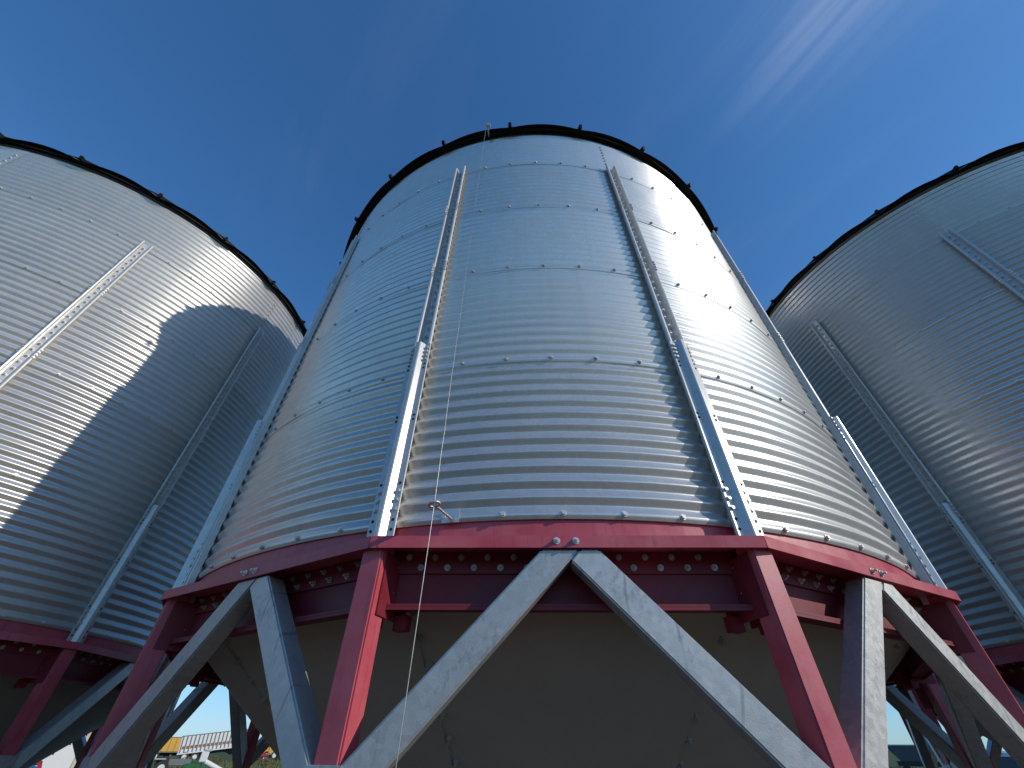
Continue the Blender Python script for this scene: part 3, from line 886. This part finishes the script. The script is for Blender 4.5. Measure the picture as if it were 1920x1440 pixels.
pickup('pickup_truck', 'pale teal pickup truck with dark windscreen beyond the right hand braces', 'pickup', 41.0, 13.0, R_(62), MAT['teal'], 1.0)
pickup('pickup_truck', 'dark red pickup truck roof peeking out in front of the white box truck', 'pickup', -43.2, 17.5, facing(-43), MAT['carred'], 0.86)
pickup('parked_car', 'silver car in front of the dark red pickup at the lower left', 'car', -43.6, 15.0, facing(-43), MAT['silver'], 0.84)
pickup('parked_car', 'tiny red car in the grass below the far yellow trailer', 'car', -25.9, 88, R_(250), MAT['carred'], 0.75)

# farm machines standing about 40-60 m away
p = at(-32.3, 50)
tk = thing('farm_tractor', 'old grey tractor with white wheel rims in front of the ribbed trailer', 'tractor', (p.x, p.y, 0), facing(-32))
part('hood', MB().box(-0.2, 1.3, -0.35, 0.35, 0.55, 0.95, None, 0.05).mesh('hood', MAT['grey']), tk)
ck = part('cab', MB().box(-1.0, -0.2, -0.45, 0.45, 0.6, 1.08, None, 0.04).mesh('cab', MAT['black']), tk)
part('fender', MB().box(-1.3, -0.4, -0.75, -0.5, 0.93, 1.0, None, 0.02).mesh('fender', MAT['silver']), ck)
wheel(tk, -0.5, -0.7, 0.45, 0.3); wheel(tk, -0.5, 0.7, 0.45, 0.3); wheel(tk, 1.1, -0.55, 0.32, 0.2); wheel(tk, 1.1, 0.55, 0.32, 0.2)
p = at(-30.2, 46)
gm = thing('mower_deck', 'low green mower deck in the grass beside the white auger', 'mower', (p.x, p.y, 0), facing(-30))
part('deck', MB().box(-0.9, 0.7, -0.5, 0.5, 0.45, 0.78, None, 0.06).mesh('deck', MAT['green']), gm)
part('shield', MB().box(-0.5, 0.2, -0.3, 0.3, 0.78, 0.92, None, 0.04).mesh('shield', MAT['green']), gm)
wheel(gm, -0.7, -0.6, 0.25, 0.18, MAT['yellow']); wheel(gm, 0.5, -0.6, 0.25, 0.18, MAT['yellow'])
p = at(-29.8, 40)
au = thing('grain_auger', 'white auger head with a sloping white tube below the ribbed trailer', 'auger', (p.x, p.y, 0), facing(-30))
part('auger_head', MB().box(-0.3, 0.12, -0.2, 0.2, 0.98, 1.48, Matrix.Rotation(R_(14), 4, 'Y') if False else None, 0.03).mesh('auger_head', MAT['white']), au)
part('auger_tube', MB().tube([(0.0, 0, 1.02), (1.0, 0, 0.62), (2.2, 0, 0.14)], 0.13, 12).mesh('auger_tube', MAT['white']), au)
part('auger_hood', MB().box(-0.2, 0.25, -0.22, 0.22, 1.48, 1.60, None, 0.03).mesh('auger_hood', MAT['silver']), au)
part('auger_stand', MB().tube([(-0.25, -0.3, 0.0), (-0.1, 0, 1.0), (-0.25, 0.3, 0.0)], 0.035, 8).mesh('auger_stand', MAT['grey']), au)
p = at(33.3, 55)
bw = thing('grain_wagon', 'grey blue grain wagon seen between the braces at the lower right', 'wagon', (p.x, p.y, 0), facing(33.3))
bx = MB().add([(-0.2, 0, 2.05), (3.4, 0, 2.05), (3.4, 2.2, 2.05), (-0.2, 2.2, 2.05), (0.5, 0.5, 1.1), (2.7, 0.5, 1.1), (2.7, 1.7, 1.1), (0.5, 1.7, 1.1)],
              [(0, 3, 2, 1), (4, 5, 6, 7), (0, 1, 5, 4), (1, 2, 6, 5), (2, 3, 7, 6), (3, 0, 4, 7)])
part('tub', bx.mesh('tub', MAT['blue']), bw)
part('tub_rail', MB().box(-0.25, 3.45, -0.05, 2.25, 2.055, 2.12).mesh('tub_rail', MAT['silver']), bw)
part('axle', MB().box(0.2, 3.0, 0.4, 1.8, 0.8, 1.095).mesh('axle', MAT['black']), bw)
wheel(bw, 0.7, 0.4, 0.42, 0.3); wheel(bw, 2.5, 0.4, 0.42, 0.3)

# dry weed clumps and scrap standing in the grass under the far trailers
rw = random.Random(21)
MAT['weed'] = paint('dry_weed_leaf', (0.10, 0.09, 0.03), 0.8, (0.17, 0.13, 0.055), (0.05, 0.05, 0.02), 0.5)
WL = ['tall dry weed clump left of the white auger', 'olive weed clump just right of the white auger', 'ragged weed clump below the left end of the ribbed trailer',
      'brown weed clump below the middle of the ribbed trailer', 'low weed clump below the far right yellow trailer']
for (az, d, hgt), lab in zip(((-31.2, 62, 0.95), (-28.9, 64, 1.0), (-32.6, 66, 1.0), (-29.6, 72, 0.9), (-24.7, 66, 0.8)), WL):
    p = at(az, d)
    wt = thing('weed_clump', lab, 'plant', (p.x, p.y, 0), 0, 'weed clumps in the yard')
    lm = MB(); sm2 = MB(); vs = []; fs = []
    for i in range(260):
        a = rw.uniform(0, 2 * PI); rr_ = rw.random() ** 0.6 * 0.8; zc = hgt * rw.random() ** 0.8 * (1 - 0.35 * rr_)
        c_ = Vector((rr_ * math.cos(a), rr_ * math.sin(a), zc))
        u = Vector((rw.uniform(-1, 1), rw.uniform(-1, 1), rw.uniform(-0.4, 1))).normalized(); w_ = u.orthogonal().normalized()
        o = len(vs); vs += [c_ - u * 0.10, c_ + w_ * 0.045, c_ + u * 0.12, c_ - w_ * 0.045]; fs.append((o, o + 1, o + 2, o + 3))
    lm.add(vs, fs)
    part('foliage', lm.mesh('foliage', MAT['weed'], fix=False), wt)
    for i in range(7):
        a = rw.uniform(0, 2 * PI)
        sm2.tube([(0.1 * math.cos(a), 0.1 * math.sin(a), 0), (0.5 * math.cos(a), 0.5 * math.sin(a), hgt * 0.9)], 0.012, 5)
    part('stem', sm2.mesh('stem', MAT['weed']), wt, kind='stuff')

# grass: uncountable, one object
gm_ = MB(); rg = random.Random(11)
vs = []; fs = []
for i in range(16000):
    az = rg.uniform(-44, -22) if i % 3 else rg.uniform(30, 44)
    d = 28 + 60 * rg.random() ** 1.3
    p = at(az, d)
    a = rg.uniform(0, PI); h = rg.uniform(0.12, 0.42) * (1.4 if rg.random() < 0.1 else 1); w = rg.uniform(0.03, 0.07)
    dx, dy = math.cos(a) * w, math.sin(a) * w
    lx, ly = rg.uniform(-0.12, 0.12), rg.uniform(-0.12, 0.12)
    o = len(vs)
    vs += [(p.x - dx, p.y - dy, -0.05), (p.x + dx, p.y + dy, -0.05), (p.x + lx, p.y + ly, h)]
    fs.append((o, o + 1, o + 2))
gm_.add(vs, fs)
go2 = place('grass', gm_.mesh('grass', MAT['grass'], fix=False))
go2['kind'] = 'stuff'; go2['label'] = 'rough dry grass growing round the parked machines'; go2['category'] = 'grass'
